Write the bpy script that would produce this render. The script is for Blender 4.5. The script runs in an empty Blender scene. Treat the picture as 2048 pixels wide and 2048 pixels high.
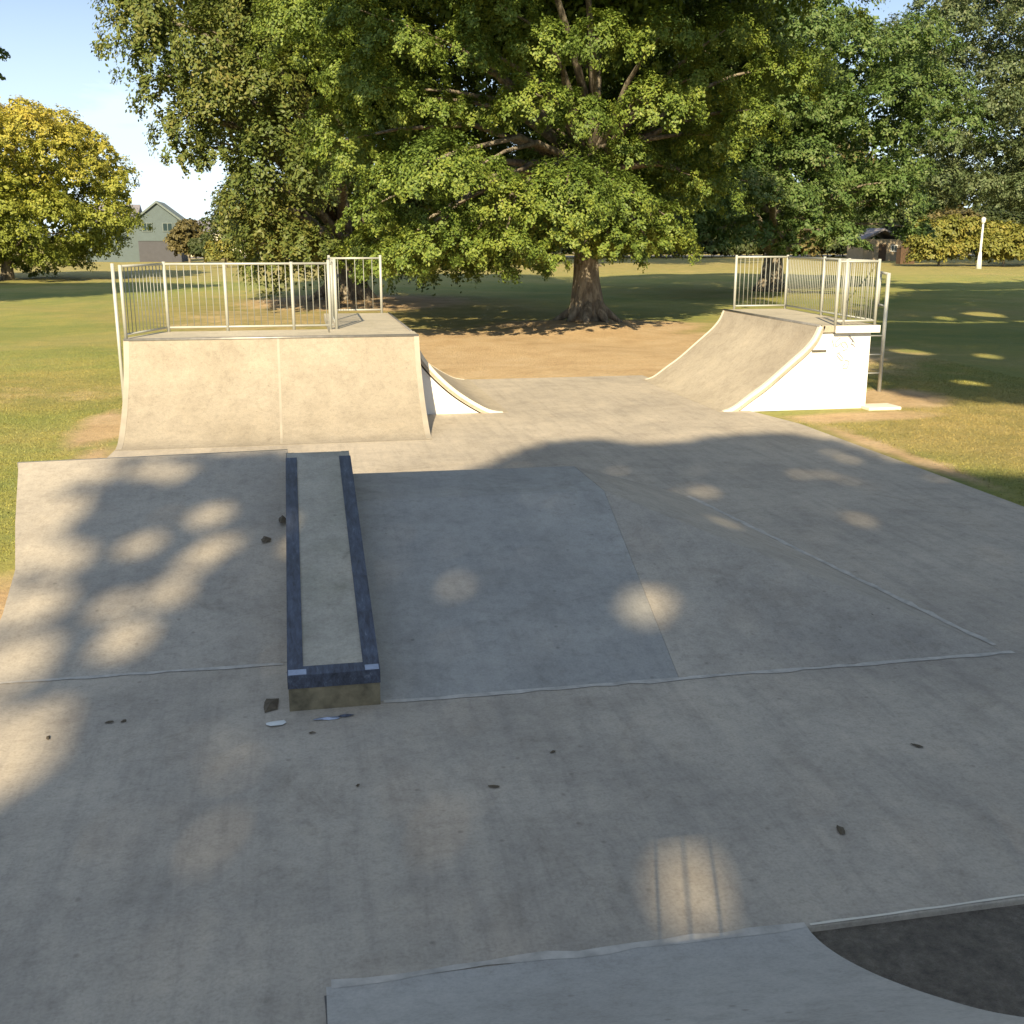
import bpy, bmesh, math, random
import numpy as np
from mathutils import Vector, Matrix
R = math.radians
sc = bpy.context.scene
col = sc.collection
rng = np.random.default_rng(7)
random.seed(7)

# ------------------------------------------------------------------ helpers
def tag(o, label=None, cat=None, group=None, kind=None):
    if label: o['label'] = label
    if cat: o['category'] = cat
    if group: o['group'] = group
    if kind: o['kind'] = kind
    return o

def empty(name, loc=(0, 0, 0), rz=0.0):
    o = bpy.data.objects.new(name, None)
    o.empty_display_size = .2
    o.location = loc; o.rotation_euler = (0, 0, rz)
    col.objects.link(o)
    return o

def link(name, me, mat=None, parent=None):
    o = bpy.data.objects.new(name, me)
    if mat: me.materials.append(mat)
    col.objects.link(o)
    if parent: o.parent = parent
    return o

class MB:
    """collects polygons, builds one mesh"""
    def __init__(s): s.v = []; s.f = []
    def add(s, vs, fs):
        b = len(s.v); s.v += [tuple(v) for v in vs]; s.f += [tuple(i + b for i in f) for f in fs]
    def box(s, x0, x1, y0, y1, z0, z1):
        s.add([(x0,y0,z0),(x1,y0,z0),(x1,y1,z0),(x0,y1,z0),(x0,y0,z1),(x1,y0,z1),(x1,y1,z1),(x0,y1,z1)],
              [(0,3,2,1),(4,5,6,7),(0,1,5,4),(1,2,6,5),(2,3,7,6),(3,0,4,7)])
    def prism(s, poly, z0, z1):
        n = len(poly)
        s.add([(x, y, z0) for x, y in poly] + [(x, y, z1) for x, y in poly],
              [tuple(range(n))[::-1], tuple(range(n, 2*n))] + [(i, (i+1) % n, n+(i+1) % n, n+i) for i in range(n)])
    def prism_x(s, prof, x0, x1):      # profile in (y,z) extruded along x
        n = len(prof)
        s.add([(x0, y, z) for y, z in prof] + [(x1, y, z) for y, z in prof],
              [tuple(range(n)), tuple(range(n, 2*n))[::-1]] + [(i, n+i, n+(i+1) % n, (i+1) % n) for i in range(n)])
    def tube(s, pts, rad, seg=8, cap=True):
        pts = [Vector(p) for p in pts]; n = len(pts)
        rad = rad if isinstance(rad, (list, tuple)) else [rad]*n
        vs = []
        up = Vector((0, 0, 1))
        for i, p in enumerate(pts):
            t = (pts[min(i+1, n-1)] - pts[max(i-1, 0)]).normalized()
            a = t.cross(up) if abs(t.z) < .95 else t.cross(Vector((0, 1, 0)))
            a.normalize(); b = t.cross(a)
            for k in range(seg):
                an = 2*math.pi*k/seg
                vs.append(p + (a*math.cos(an) + b*math.sin(an))*rad[i])
        fs = [(i*seg+k, i*seg+(k+1) % seg, (i+1)*seg+(k+1) % seg, (i+1)*seg+k) for i in range(n-1) for k in range(seg)]
        if cap: fs += [tuple(range(seg))[::-1], tuple(range((n-1)*seg, n*seg))]
        s.add(vs, fs)
    def build(s, name, mat=None, parent=None, smooth=False, bevel=0.0):
        me = bpy.data.meshes.new(name)
        me.from_pydata(s.v, [], s.f); me.validate(); 
        bm = bmesh.new(); bm.from_mesh(me); bmesh.ops.recalc_face_normals(bm, faces=bm.faces)
        if bevel:
            ed = [e for e in bm.edges if len(e.link_faces) == 2 and e.calc_face_angle(0) > .5]
            bmesh.ops.bevel(bm, geom=ed, offset=bevel, segments=2, affect='EDGES', profile=.6)
        bm.to_mesh(me); bm.free()
        if smooth: 
            for p in me.polygons: p.use_smooth = True
        return link(name, me, mat, parent)

# ------------------------------------------------------------------ materials
def newmat(name):
    m = bpy.data.materials.new(name); m.use_nodes = True
    nt = m.node_tree; nt.nodes.clear()
    out = nt.nodes.new('ShaderNodeOutputMaterial')
    return m, nt, out
def N(nt, typ, **kw):
    n = nt.nodes.new(typ)
    for k, v in kw.items():
        if k in n.inputs.keys(): n.inputs[k].default_value = v
        else: setattr(n, k, v)
    return n
def noise(nt, vec, scale, detail=4, rough=.55, dist=0.0):
    n = nt.nodes.new('ShaderNodeTexNoise')
    n.inputs['Scale'].default_value = scale; n.inputs['Detail'].default_value = detail
    n.inputs['Roughness'].default_value = rough; n.inputs['Distortion'].default_value = dist
    nt.links.new(vec, n.inputs['Vector']); return n.outputs['Fac']
def ramp(nt, fac, stops):
    r = nt.nodes.new('ShaderNodeValToRGB')
    e = r.color_ramp.elements
    while len(e) < len(stops): e.new(.5)
    for i, (p, c) in enumerate(stops):
        e[i].position = p; e[i].color = (*c, 1) if len(c) == 3 else c
    nt.links.new(fac, r.inputs['Fac']); return r.outputs['Color']
def mix(nt, fac, a, b, mode='MIX'):
    m = nt.nodes.new('ShaderNodeMix'); m.data_type = 'RGBA'; m.blend_type = mode
    for s, x in ((0, fac), (6, a), (7, b)):
        if isinstance(x, (int, float)): m.inputs[s].default_value = x
        elif isinstance(x, tuple): m.inputs[s].default_value = (*x, 1)
        else: nt.links.new(x, m.inputs[s])
    return m.outputs[2]
def mth(nt, op, a, b=None):
    m = nt.nodes.new('ShaderNodeMath'); m.operation = op
    for i, x in enumerate((a, b)):
        if x is None: continue
        if isinstance(x, (int, float)): m.inputs[i].default_value = x
        else: nt.links.new(x, m.inputs[i])
    return m.outputs[0]
def worldpos(nt):
    return nt.nodes.new('ShaderNodeNewGeometry').outputs['Position']
def bsdf(nt, out, colr, rough=.8, bump=None, bstr=.3, bdist=.01, metal=0.0):
    b = nt.nodes.new('ShaderNodeBsdfPrincipled')
    if isinstance(colr, tuple): b.inputs['Base Color'].default_value = (*colr, 1)
    else: nt.links.new(colr, b.inputs['Base Color'])
    if isinstance(rough, (int, float)): b.inputs['Roughness'].default_value = rough
    else: nt.links.new(rough, b.inputs['Roughness'])
    b.inputs['Metallic'].default_value = metal
    if bump is not None:
        bp = nt.nodes.new('ShaderNodeBump'); bp.inputs['Strength'].default_value = bstr
        bp.inputs['Distance'].default_value = bdist
        nt.links.new(bump, bp.inputs['Height']); nt.links.new(bp.outputs[0], b.inputs['Normal'])
    nt.links.new(b.outputs[0], out.inputs['Surface']); return b

def concrete(name, base, dark, light, rough=.75, scale=1.0, streak=0.25):
    m, nt, out = newmat(name)
    p = worldpos(nt)
    big = noise(nt, p, .55*scale, 5, .6, .6)
    mid = noise(nt, p, 3.2*scale, 6, .65, .3)
    fine = noise(nt, p, 60, 3, .7)
    c = ramp(nt, big, [(.3, dark), (.52, base), (.75, light)])
    mc = ramp(nt, mid, [(.28, (.68, .66, .64)), (.5, (.97, .97, .97)), (.72, (1.16, 1.14, 1.1))])
    c = mix(nt, .5, c, mc, 'MULTIPLY')
    sm_ = noise(nt, p, 15*scale, 6, .75, .2)
    c = mix(nt, .6, c, ramp(nt, sm_, [(.30, (.72, .71, .69)), (.5, (1, 1, 1)), (.72, (1.16, 1.15, 1.13))]), 'MULTIPLY')
    st = noise(nt, p, 1.1*scale, 8, .8, 1.2)
    c = mix(nt, .6, c, ramp(nt, st, [(.30, (.60, .58, .55)), (.40, (.92, .91, .90)), (.46, (1, 1, 1))]), 'MULTIPLY')
    fc = ramp(nt, fine, [(.25, (.74, .74, .74)), (.52, (1, 1, 1)), (.8, (1.15, 1.15, 1.15))])
    c = mix(nt, .6, c, fc, 'MULTIPLY')
    # wheel scuffs: long stretched noise
    mp = nt.nodes.new('ShaderNodeMapping'); mp.inputs['Scale'].default_value = (5.5, .5, 1); mp.inputs['Rotation'].default_value = (0, 0, .15)
    nt.links.new(p, mp.inputs['Vector'])
    sk = noise(nt, mp.outputs[0], 1.3, 5, .7, .4)
    skc = ramp(nt, sk, [(.34, (.78, .78, .79)), (.5, (1, 1, 1)), (.68, (1.1, 1.09, 1.06))])
    c = mix(nt, streak, c, skc, 'MULTIPLY')
    # scattered dark specks
    vo = nt.nodes.new('ShaderNodeTexVoronoi'); vo.inputs['Scale'].default_value = 5.0; nt.links.new(p, vo.inputs['Vector'])
    sp = ramp(nt, vo.outputs['Distance'], [(.035, (.45, .43, .40)), (.09, (1, 1, 1))])
    c = mix(nt, .5, c, sp, 'MULTIPLY')
    bsdf(nt, out, c, rough, fine, .25, .004)
    return m

def simple(name, c, rough=.6, var=.25, scale=6, metal=0.0, bump=.1):
    m, nt, out = newmat(name)
    p = worldpos(nt)
    n1 = noise(nt, p, scale, 5, .6)
    k = ramp(nt, n1, [(.3, tuple(x*(1-var) for x in c)), (.55, c), (.8, tuple(min(1, x*(1+var)) for x in c))])
    bsdf(nt, out, k, rough, n1, bump, .01, metal)
    return m

def leafmat(name, stops, trans=.16, scale=.45, jitter=.3, zgrad=None):
    m, nt, out = newmat(name)
    p = worldpos(nt)
    n1 = noise(nt, p, scale, 3, .6)
    rnd = nt.nodes.new('ShaderNodeNewGeometry').outputs['Random Per Island']
    f = mth(nt, 'ADD', mth(nt, 'MULTIPLY', n1, 1-jitter*.5), mth(nt, 'MULTIPLY', mth(nt, 'SUBTRACT', rnd, .5), jitter))
    f = mth(nt, 'ADD', f, jitter*.25)
    if zgrad:
        z0, z1, amt = zgrad
        sx = nt.nodes.new('ShaderNodeSeparateXYZ'); nt.links.new(p, sx.inputs[0])
        g = mth(nt, 'DIVIDE', mth(nt, 'SUBTRACT', sx.outputs['Z'], z0), z1-z0)
        f = mth(nt, 'ADD', mth(nt, 'MULTIPLY', f, 1-amt), mth(nt, 'MULTIPLY', g, amt))
    c = ramp(nt, f, stops)
    b = nt.nodes.new('ShaderNodeBsdfPrincipled'); b.inputs['Roughness'].default_value = .55
    b.inputs['Specular IOR Level'].default_value = .35
    nt.links.new(c, b.inputs['Base Color'])
    t = nt.nodes.new('ShaderNodeBsdfTranslucent'); nt.links.new(mix(nt, 1.0, c, (1.15, 1.25, .5), 'MULTIPLY'), t.inputs['Color'])
    mx = nt.nodes.new('ShaderNodeMixShader'); mx.inputs[0].default_value = trans
    nt.links.new(b.outputs[0], mx.inputs[1]); nt.links.new(t.outputs[0], mx.inputs[2])
    nt.links.new(mx.outputs[0], out.inputs['Surface'])
    return m

def groundmat(name, blades=False):
    m, nt, out = newmat(name)
    p = worldpos(nt)
    at = nt.nodes.new('ShaderNodeAttribute'); at.attribute_name = 'dirt'
    ag = nt.nodes.new('ShaderNodeAttribute'); ag.attribute_name = 'gold'
    big = noise(nt, p, .12, 5, .6, .4); mid = noise(nt, p, .9, 5, .65); fine = noise(nt, p, 14, 4, .7)
    vf = noise(nt, p, 70, 3, .7)
    g = ramp(nt, big, [(.32, (.18, .222, .042)), (.5, (.255, .27, .062)), (.68, (.32, .29, .09))])
    dry = ramp(nt, mid, [(.42, (1, 1, 1)), (.62, (1.3, 1.12, 1.1)), (.78, (1.45, 1.15, 1.2))])
    g = mix(nt, .8, g, dry, 'MULTIPLY')
    gold = ramp(nt, mid, [(.3, (.25, .205, .06)), (.55, (.37, .28, .095)), (.75, (.43, .32, .13))])
    g = mix(nt, mth(nt, 'MULTIPLY', ag.outputs['Fac'], .85), g, gold)
    dirt = ramp(nt, mid, [(.25, (.42, .275, .14)), (.5, (.53, .37, .20)), (.75, (.60, .45, .27))])
    dfac = mth(nt, 'ADD', at.outputs['Fac'], mth(nt, 'MULTIPLY', mth(nt, 'SUBTRACT', mid, .5), 1.1))
    dfac = ramp(nt, dfac, [(.22, (0, 0, 0)), (.85, (1, 1, 1))])
    ff = ramp(nt, fine, [(.25, (.62, .62, .6)), (.5, (1, 1, 1)), (.8, (1.22, 1.22, 1.15))])
    c = mix(nt, dfac, g, dirt)
    as_ = nt.nodes.new('ShaderNodeAttribute'); as_.attribute_name = 'soil'
    n5 = noise(nt, p, 13, 8, .85); soil = ramp(nt, n5, [(.3, (.09, .075, .058)), (.5, (.17, .142, .108)), (.75, (.30, .255, .20))])
    c = mix(nt, as_.outputs['Fac'], c, soil)
    if blades:
        rnd = nt.nodes.new('ShaderNodeNewGeometry').outputs['Random Per Island']
        c = mix(nt, .7, c, ramp(nt, rnd, [(0, (.5, .58, .5)), (.5, (.7, .7, .7)), (1, (.95, .88, .8))]), 'MULTIPLY')
        bsdf(nt, out, c, .7)
    else:
        c = mix(nt, .75, c, ff, 'MULTIPLY')
        ad = mth(nt, 'ADD', fine, mth(nt, 'MULTIPLY', vf, .6))
        bsdf(nt, out, c, .95, ad, .9, .05)
    return m

M = {}
M['slab'] = concrete('slab_concrete', (.432, .375, .302), (.35, .306, .252), (.505, .437, .35), streak=.6)
M['ramp'] = concrete('ramp_concrete', (.42, .36, .275), (.36, .305, .232), (.47, .405, .31), streak=.12)
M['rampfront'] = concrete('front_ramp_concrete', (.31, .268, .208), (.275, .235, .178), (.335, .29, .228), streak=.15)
M['bank'] = concrete('bank_concrete', (.40, .352, .288), (.33, .295, .25), (.47, .412, .335), streak=.3)
M['bankblue'] = concrete('bank_face_concrete', (.345, .328, .295), (.29, .28, .26), (.40, .38, .34), streak=.35, scale=.7)
M['boxtop'] = concrete('box_concrete', (.40, .36, .29), (.31, .29, .22), (.46, .42, .34), streak=.2, scale=2.2)
M['smooth'] = concrete('smooth_concrete', (.43, .405, .365), (.385, .36, .325), (.49, .46, .415), streak=.1, scale=.6)
M['deck'] = concrete('deck_concrete', (.45, .40, .31), (.38, .34, .26), (.50, .45, .35), streak=.05)
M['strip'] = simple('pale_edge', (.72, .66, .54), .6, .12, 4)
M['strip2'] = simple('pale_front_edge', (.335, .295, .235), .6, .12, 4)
M['joint'] = simple('joint_mortar', (.50, .46, .40), .8, .3, 9)
M['crack'] = simple('dark_joint', (.12, .11, .10), .9, .3, 20)
M['hair'] = simple('hairline', (.33, .29, .24), .9, .2, 20)
M['white'] = simple('white_paint', (.78, .76, .72), .55, .07, 2.5)
M['rail'] = simple('galvanised_paint', (.45, .45, .40), .5, .12, 3, .15)
M['bar'] = simple('bar_steel', (.33, .33, .29), .5, .12, 3, .2)
M['blue'] = simple('blue_steel', (.07, .088, .13), .42, .35, 7, .4)
m, nt, out = newmat('worn_blue_steel')
p = worldpos(nt); mp = N(nt, 'ShaderNodeMapping'); mp.inputs['Scale'].default_value = (9, 1.2, 6); nt.links.new(p, mp.inputs['Vector'])
n1 = noise(nt, mp.outputs[0], 3.5, 7, .75, .4); n2 = noise(nt, p, 5, 4, .6)
c = ramp(nt, n1, [(.30, (.035, .038, .048)), (.48, (.075, .085, .118)), (.60, (.10, .12, .165)), (.70, (.22, .24, .29))])
c = mix(nt, .6, c, ramp(nt, n2, [(.35, (.6, .55, .5)), (.6, (1.1, 1.1, 1.1))]), 'MULTIPLY')
bsdf(nt, out, c, .42, n1, .2, .004, .35)
M['blue'] = m
M['shine'] = simple('worn_steel', (.42, .47, .58), .35, .2, 20, .7)
M['coping'] = simple('coping_steel', (.30, .28, .25), .45, .25, 9, .6)
M['scrawl'] = simple('grey_marker', (.16, .16, .19), .7, .2, 9)
M['stain'] = simple('dark_stain', (.10, .09, .07), .95, .4, 20)
M['soil'] = simple('soil', (.085, .075, .062), .98, .45, 9, 0, .8)
M['bark'] = None
m, nt, out = newmat('bark')
p = worldpos(nt); mp = N(nt, 'ShaderNodeMapping'); mp.inputs['Scale'].default_value = (1, 1, .25); nt.links.new(p, mp.inputs['Vector'])
n1 = noise(nt, mp.outputs[0], 6, 6, .7, .5)
bsdf(nt, out, ramp(nt, n1, [(.3, (.06, .048, .035)), (.48, (.18, .15, .11)), (.68, (.38, .33, .25))]), .95, n1, .9, .08)
M['bark'] = m
M['leafC'] = leafmat('elm_leaves', [(.15, (.045, .078, .016)), (.42, (.105, .160, .028)), (.62, (.185, .235, .038)), (.85, (.27, .285, .05))])
M['leafL'] = leafmat('weeping_leaves', [(.15, (.045, .070, .018)), (.42, (.10, .135, .032)), (.62, (.145, .160, .036)), (.85, (.23, .19, .055))])
M['leafR'] = leafmat('oak_leaves', [(.15, (.040, .075, .020)), (.42, (.085, .145, .035)), (.62, (.13, .18, .050)), (.85, (.20, .21, .08))])
M['leafG'] = leafmat('grey_leaves', [(.15, (.045, .070, .028)), (.42, (.085, .12, .048)), (.62, (.14, .17, .075)), (.85, (.20, .21, .11))])
M['leafY'] = leafmat('autumn_leaves', [(.10, (.12, .15, .025)), (.35, (.24, .27, .04)), (.6, (.44, .37, .06)), (.85, (.62, .38, .08))], zgrad=(2.0, 16.0, .5))
M['leafYb'] = leafmat('yellow_shrub_leaves', [(.15, (.08, .09, .02)), (.45, (.18, .19, .04)), (.8, (.32, .26, .055))])
M['leafB'] = leafmat('brown_shrub_leaves', [(.15, (.06, .055, .02)), (.45, (.13, .11, .04)), (.8, (.20, .16, .06))])
M['leafD'] = leafmat('hedge_leaves', [(.15, (.025, .035, .012)), (.45, (.05, .07, .02)), (.8, (.10, .11, .04))])
M['ground'] = groundmat('grass_ground')
M['blade'] = groundmat('grass_blades', True)
M['teal'] = simple('green_weatherboard', (.085, .115, .12), .7, .1, 2)
M['tealdk'] = simple('dark_lower_wall', (.07, .07, .08), .8, .1, 2)
M['roofg'] = simple('grey_green_roof', (.15, .18, .17), .8, .15, 3)
M['roofd'] = simple('grey_roof', (.20, .185, .20), .8, .15, 3)
M['cream'] = simple('cream_wall', (.72, .66, .52), .7, .08, 2)
M['beige'] = simple('beige_wall', (.36, .29, .20), .8, .12, 2)
M['glass'] = simple('dark_glass', (.03, .05, .055), .15, .1, 1)
M['trim'] = simple('white_trim', (.70, .70, .66), .6, .05, 2)
M['asphalt'] = simple('asphalt', (.19, .18, .18), .9, .15, 8)
M['carw'] = simple('silver_car_paint', (.60, .60, .60), .3, .03, 1, .2)
M['carg'] = simple('grey_car_paint', (.22, .20, .25), .3, .03, 1, .3)
M['tyre'] = simple('tyre_rubber', (.03, .03, .03), .8, .1, 5)
M['brown'] = simple('brown_timber', (.10, .06, .035), .8, .2, 4)
M['fence'] = simple('pale_timber', (.50, .45, .36), .8, .2, 3)
M['dirtyc'] = simple('dirty_concrete', (.20, .165, .10), .9, .45, 11, 0, .5)
M['leafdry'] = simple('dry_leaf', (.10, .075, .045), .8, .3, 30)

# ------------------------------------------------------------------ ground
def sm(e0, e1, x):
    t = np.clip((x-e0)/(e1-e0), 0, 1); return t*t*(3-2*t)
def ell(x, y, cx, cy, rx, ry, a=0.0):
    c, s = math.cos(a), math.sin(a)
    u = ((x-cx)*c+(y-cy)*s)/rx; v = (-(x-cx)*s+(y-cy)*c)/ry
    return 1 - sm(.55, 1.25, np.sqrt(u*u+v*v))
def dirtf(x, y):
    d = np.zeros_like(x)
    for e in [(7.2, 27.5, 8.8, 8.3), (2.5, 50, 5.5, 6.5), (-.6, 30, 3.0, 5.0), (10.4, 18.0, 1.3, 1.2), (-2.72, 14.4, .42, 1.6),
              (-2.6, 8.7, .45, 1.2), (9.0, 16.2, 1.5, .55), (-3.1, 17.5, .5, 2.0), (9.6, 34.5, 4.2, 3.0), 
              (7.9, 13.4, .25, 2.6)]:
        d = np.maximum(d, ell(x, y, *e))
    d = np.maximum(d, .30*ell(x, y, -5.2, 21.5, 2.6, 1.6)); d = np.maximum(d, .45*ell(x, y, -1.5, 40, 4, 8))
    return d
def goldf(x, y):
    g = ell(x, y, 11.5, 14.2, 4.2, 3.6)
    g = np.maximum(g, .7*ell(x, y, 2, 44, 9, 14)); g = np.maximum(g, .55*ell(x, y, 48, 100, 50, 22))
    g = np.maximum(g, .5*ell(x, y, -5, 22, 4, 3)); g = np.maximum(g, .75*sm(62, 95, y))
    return g
GZ = -.03
def soilf(x, y):
    return ell(x, y, 5.2, 0, 9, 7.5)
def grid_axis(lo, hi, step, far):
    a = list(np.arange(lo, hi+.01, step)); s = step; x = hi
    while x < far: s *= 1.35; x += s; a.append(x)
    s = step; x = lo
    while x > -far: s *= 1.35; x -= s; a.insert(0, x)
    return np.array(a)
def gheight(x, y):
    d = np.hypot(x-9.2, y-34.6)
    h = .28*np.exp(-(d/2.6)**2) + .18*np.exp(-(np.hypot(x-2.1, y-51)/3.5)**2)
    und = .05*np.sin(x*.35+1.3)*np.sin(y*.23) + .03*np.sin(x*1.1+y*.7)
    near = (x > -3.4) & (x < 10.2) & (y < 22.8) & (y > -3)
    dd = np.maximum(np.maximum(-3.0-x, x-8.2), y-22.6)
    return h + und*np.clip(dd/3, 0, 1)
gx = grid_axis(-30, 42, .4, 900); gy = grid_axis(-6, 62, .4, 1200)
X, Y = np.meshgrid(gx, gy)
Z = GZ + gheight(X, Y)
nx, ny = len(gx), len(gy)
V = np.stack([X.ravel(), Y.ravel(), Z.ravel()], 1)
i = np.arange((nx-1)*(ny-1)); r_, c_ = i//(nx-1), i % (nx-1); q = r_*nx+c_
F = np.stack([q, q+1, q+nx+1, q+nx], 1)
def npmesh(name, V, F, smooth=False):
    me = bpy.data.meshes.new(name); k = F.shape[1]
    me.vertices.add(len(V)); me.vertices.foreach_set('co', V.astype(np.float32).ravel())
    me.loops.add(F.size); me.loops.foreach_set('vertex_index', F.astype(np.int32).ravel())
    me.polygons.add(len(F)); me.polygons.foreach_set('loop_start', np.arange(0, F.size, k, dtype=np.int32))
    me.polygons.foreach_set('loop_total', np.full(len(F), k, dtype=np.int32))
    if smooth: me.polygons.foreach_set('use_smooth', np.ones(len(F), dtype=bool))
    me.update(calc_edges=True); return me
me = npmesh('ground', V, F, True)
def setattrs(me, x, y):
    for nm, fn in (('dirt', dirtf), ('gold', goldf), ('soil', soilf)):
        a = me.attributes.new(nm, 'FLOAT', 'POINT'); a.data.foreach_set('value', fn(x, y).astype(np.float32))
setattrs(me, V[:, 0], V[:, 1])
tag(link('ground', me, M['ground']), kind='structure')

# grass blades close enough to read
def blades(n, boxes):
    tot = sum((b[1]-b[0])*(b[3]-b[2]) for b in boxes); P = []
    for b in boxes:
        k = int(n*(b[1]-b[0])*(b[3]-b[2])/tot)
        P.append(np.stack([rng.uniform(b[0], b[1], k), rng.uniform(b[2], b[3], k)], 1))
    P = np.concatenate(P); d = dirtf(P[:, 0], P[:, 1])
    P = P[rng.random(len(P)) > np.maximum(d*1.1, sm(19, 33, P[:, 1]))]
    k = len(P); z = GZ + gheight(P[:, 0], P[:, 1]) - .005
    b0 = np.stack([P[:, 0], P[:, 1], z], 1)
    an = rng.uniform(0, 2*np.pi, k); w = rng.uniform(.004, .010, k); h = rng.uniform(.012, .032, k)
    side = np.stack([np.cos(an)*w, np.sin(an)*w, 0*w], 1)
    lean = np.stack([rng.normal(0, .02, k), rng.normal(0, .02, k), h], 1)
    Vv = np.stack([b0-side, b0+side, b0+lean], 1).reshape(-1, 3)
    me = npmesh('grass', Vv, np.arange(3*k).reshape(-1, 3))
    setattrs(me, Vv[:, 0], Vv[:, 1])
    tag(link('grass', me, M['blade']), 'short dry lawn grass growing around the concrete', 'grass', kind='stuff')
blades(260000, [(-9, -2.75, 7, 22), (7.75, 15, 9.5, 16.5), (9.9, 15, 16.5, 24), (-9, -2.9, 22, 32)])

# ------------------------------------------------------------------ concrete slab
s = MB()
s.prism([(-2.72, -4.0), (0.0, -4.0), (0.0, 3.70), (7.66, 3.74), (7.66, 15.6), (7.4, 17.06), (7.1, 22.0), (-2.3, 22.0), (-2.60, 15.0), (-2.70, 10.76), (-2.49, 9.5), (-2.30, 8.3), (-2.3, 7.9), (-2.75, 7.4)], -.12, 0.0)
tag(s.build('concrete_slab', M['slab'], bevel=.008), kind='structure')
s = MB(); s.box(9.45, 10.05, 16.75, 17.2, -.1, .03)
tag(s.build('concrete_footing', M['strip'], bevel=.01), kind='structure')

# ------------------------------------------------------------------ quarter pipes
def dense(pts, k=4):      # smooth the measured profile (Catmull-Rom)
    P = [pts[0]] + list(pts) + [pts[-1]]; o = []
    for i in range(1, len(P)-2):
        for j in range(k):
            t = j/k; a, b, c, d = P[i-1], P[i], P[i+1], P[i+2]
            o.append(tuple(.5*((2*b[m])+(-a[m]+c[m])*t+(2*a[m]-5*b[m]+4*c[m]-d[m])*t*t+(-a[m]+3*b[m]-3*c[m]+d[m])*t**3) for m in (0, 1)))
    o.append(pts[-1]); return o
def quarter(name, label, loc, rz, w, h, run, deckpoly, body_y, mats, inset=.04, edge=True, group=None, midstrip=None, bodyx=None, prof=None):
    root = empty(name, loc, rz); tag(root, label, 'ramp', group)
    Rr = (run*run+h*h)/(2*h); n = 28
    th = math.asin(min(1, run/Rr))
    if Rr < h: th = math.pi - th
    ys = [(Rr*math.sin(th*i/n), Rr*(1-math.cos(th*i/n))) for i in range(n+1)]
    angs = [th*i/n for i in range(n+1)]
    if prof:
        prof = dense(prof)
        n = len(prof)-1; ys = prof
        angs = [math.atan2(ys[min(i+1, n)][1]-ys[max(i-1, 0)][1], ys[min(i+1, n)][0]-ys[max(i-1, 0)][0]) for i in range(n+1)]
    t = .10
    def offs(ys, t, z0=0.0):
        o = []
        for i, (y, z) in enumerate(ys):
            a = angs[i]; o.append((y+t*math.sin(a), z-t*math.cos(a)))
        return o
    low = [(y, z) for y, z in offs(ys, t) if z > -.02]
    surf = [(-.02, .003)] + ys[1:] + [(ys[-1][0]+t, h)] + [p for p in low[::-1] if p[1] < h-.02] + [(low[0][0]-.25, -.02), (-.02, -.02)]
    b = MB(); b.prism_x(surf, 0.0, w)
    tr = b.build('transition', mats[0], root)
    for p in tr.data.polygons: p.use_smooth = True
    tr.data.set_sharp_from_angle(angle=.5)
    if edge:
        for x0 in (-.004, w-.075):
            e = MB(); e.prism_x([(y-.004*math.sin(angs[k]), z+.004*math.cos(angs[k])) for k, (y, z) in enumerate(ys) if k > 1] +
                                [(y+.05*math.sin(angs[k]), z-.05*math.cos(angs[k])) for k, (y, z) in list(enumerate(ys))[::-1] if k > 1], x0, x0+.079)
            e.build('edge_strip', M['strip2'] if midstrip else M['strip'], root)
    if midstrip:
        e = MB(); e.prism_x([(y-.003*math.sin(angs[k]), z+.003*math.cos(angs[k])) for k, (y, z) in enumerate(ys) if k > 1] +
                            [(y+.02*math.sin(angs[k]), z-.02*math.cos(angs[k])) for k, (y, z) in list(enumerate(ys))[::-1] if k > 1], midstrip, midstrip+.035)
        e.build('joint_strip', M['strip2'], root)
    low2 = [(y, z) for y, z in offs(ys, t+(.022 if mats[1] == M['white'] else -.004)) if z > -.02 and z < h-.12]
    body = [(low2[0][0], -.02)] + low2 + [(body_y, h-.12), (body_y, -.02)]
    b = MB(); bx = bodyx or (inset, w-inset); b.prism_x(body, *bx); b.build('side_wall', mats[1], root)
    d = MB(); d.prism(deckpoly, h-.115, h+.004); d.build('deck', mats[2], root, bevel=.008)
    cp = MB(); cp.tube([(0.0, run+.012, h-.008), (w, run+.012, h-.008)], .026, 10); cp.build('coping', M['coping'], root, True)
    return root
PB = [(0, 0), (.18, .02), (.36, .075), (.66, .25), (.93, .45), (1.19, .70), (1.38, .94), (1.50, 1.17), (1.57, 1.37)]
PC = [(0, 0), (.13, .025), (.27, .085), (.5, .25), (.76, .43), (1.02, .645), (1.25, .84), (1.46, 1.02), (1.61, 1.2), (1.70, 1.40)]
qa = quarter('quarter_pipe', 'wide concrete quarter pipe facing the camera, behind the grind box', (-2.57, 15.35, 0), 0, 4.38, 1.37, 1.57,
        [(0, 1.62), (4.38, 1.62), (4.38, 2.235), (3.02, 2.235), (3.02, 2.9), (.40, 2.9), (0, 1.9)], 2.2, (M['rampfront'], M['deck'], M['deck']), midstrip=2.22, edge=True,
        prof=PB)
b = MB(); b.box(.42, 2.98, 2.2, 2.86, -.02, 1.25); b.build('deck_support', M['deck'], qa)
qb = quarter('quarter_pipe', 'quarter pipe with white painted side facing right, behind the wide ramp', (3.35, 17.62, 0), R(90), 4.4, 1.37, 1.57,
        [(-.02, 1.64), (4.4, 1.64), (4.4, 2.87), (-.02, 2.87)], 2.80, (M['ramp'], M['white'], M['deck']), prof=PB)
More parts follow.
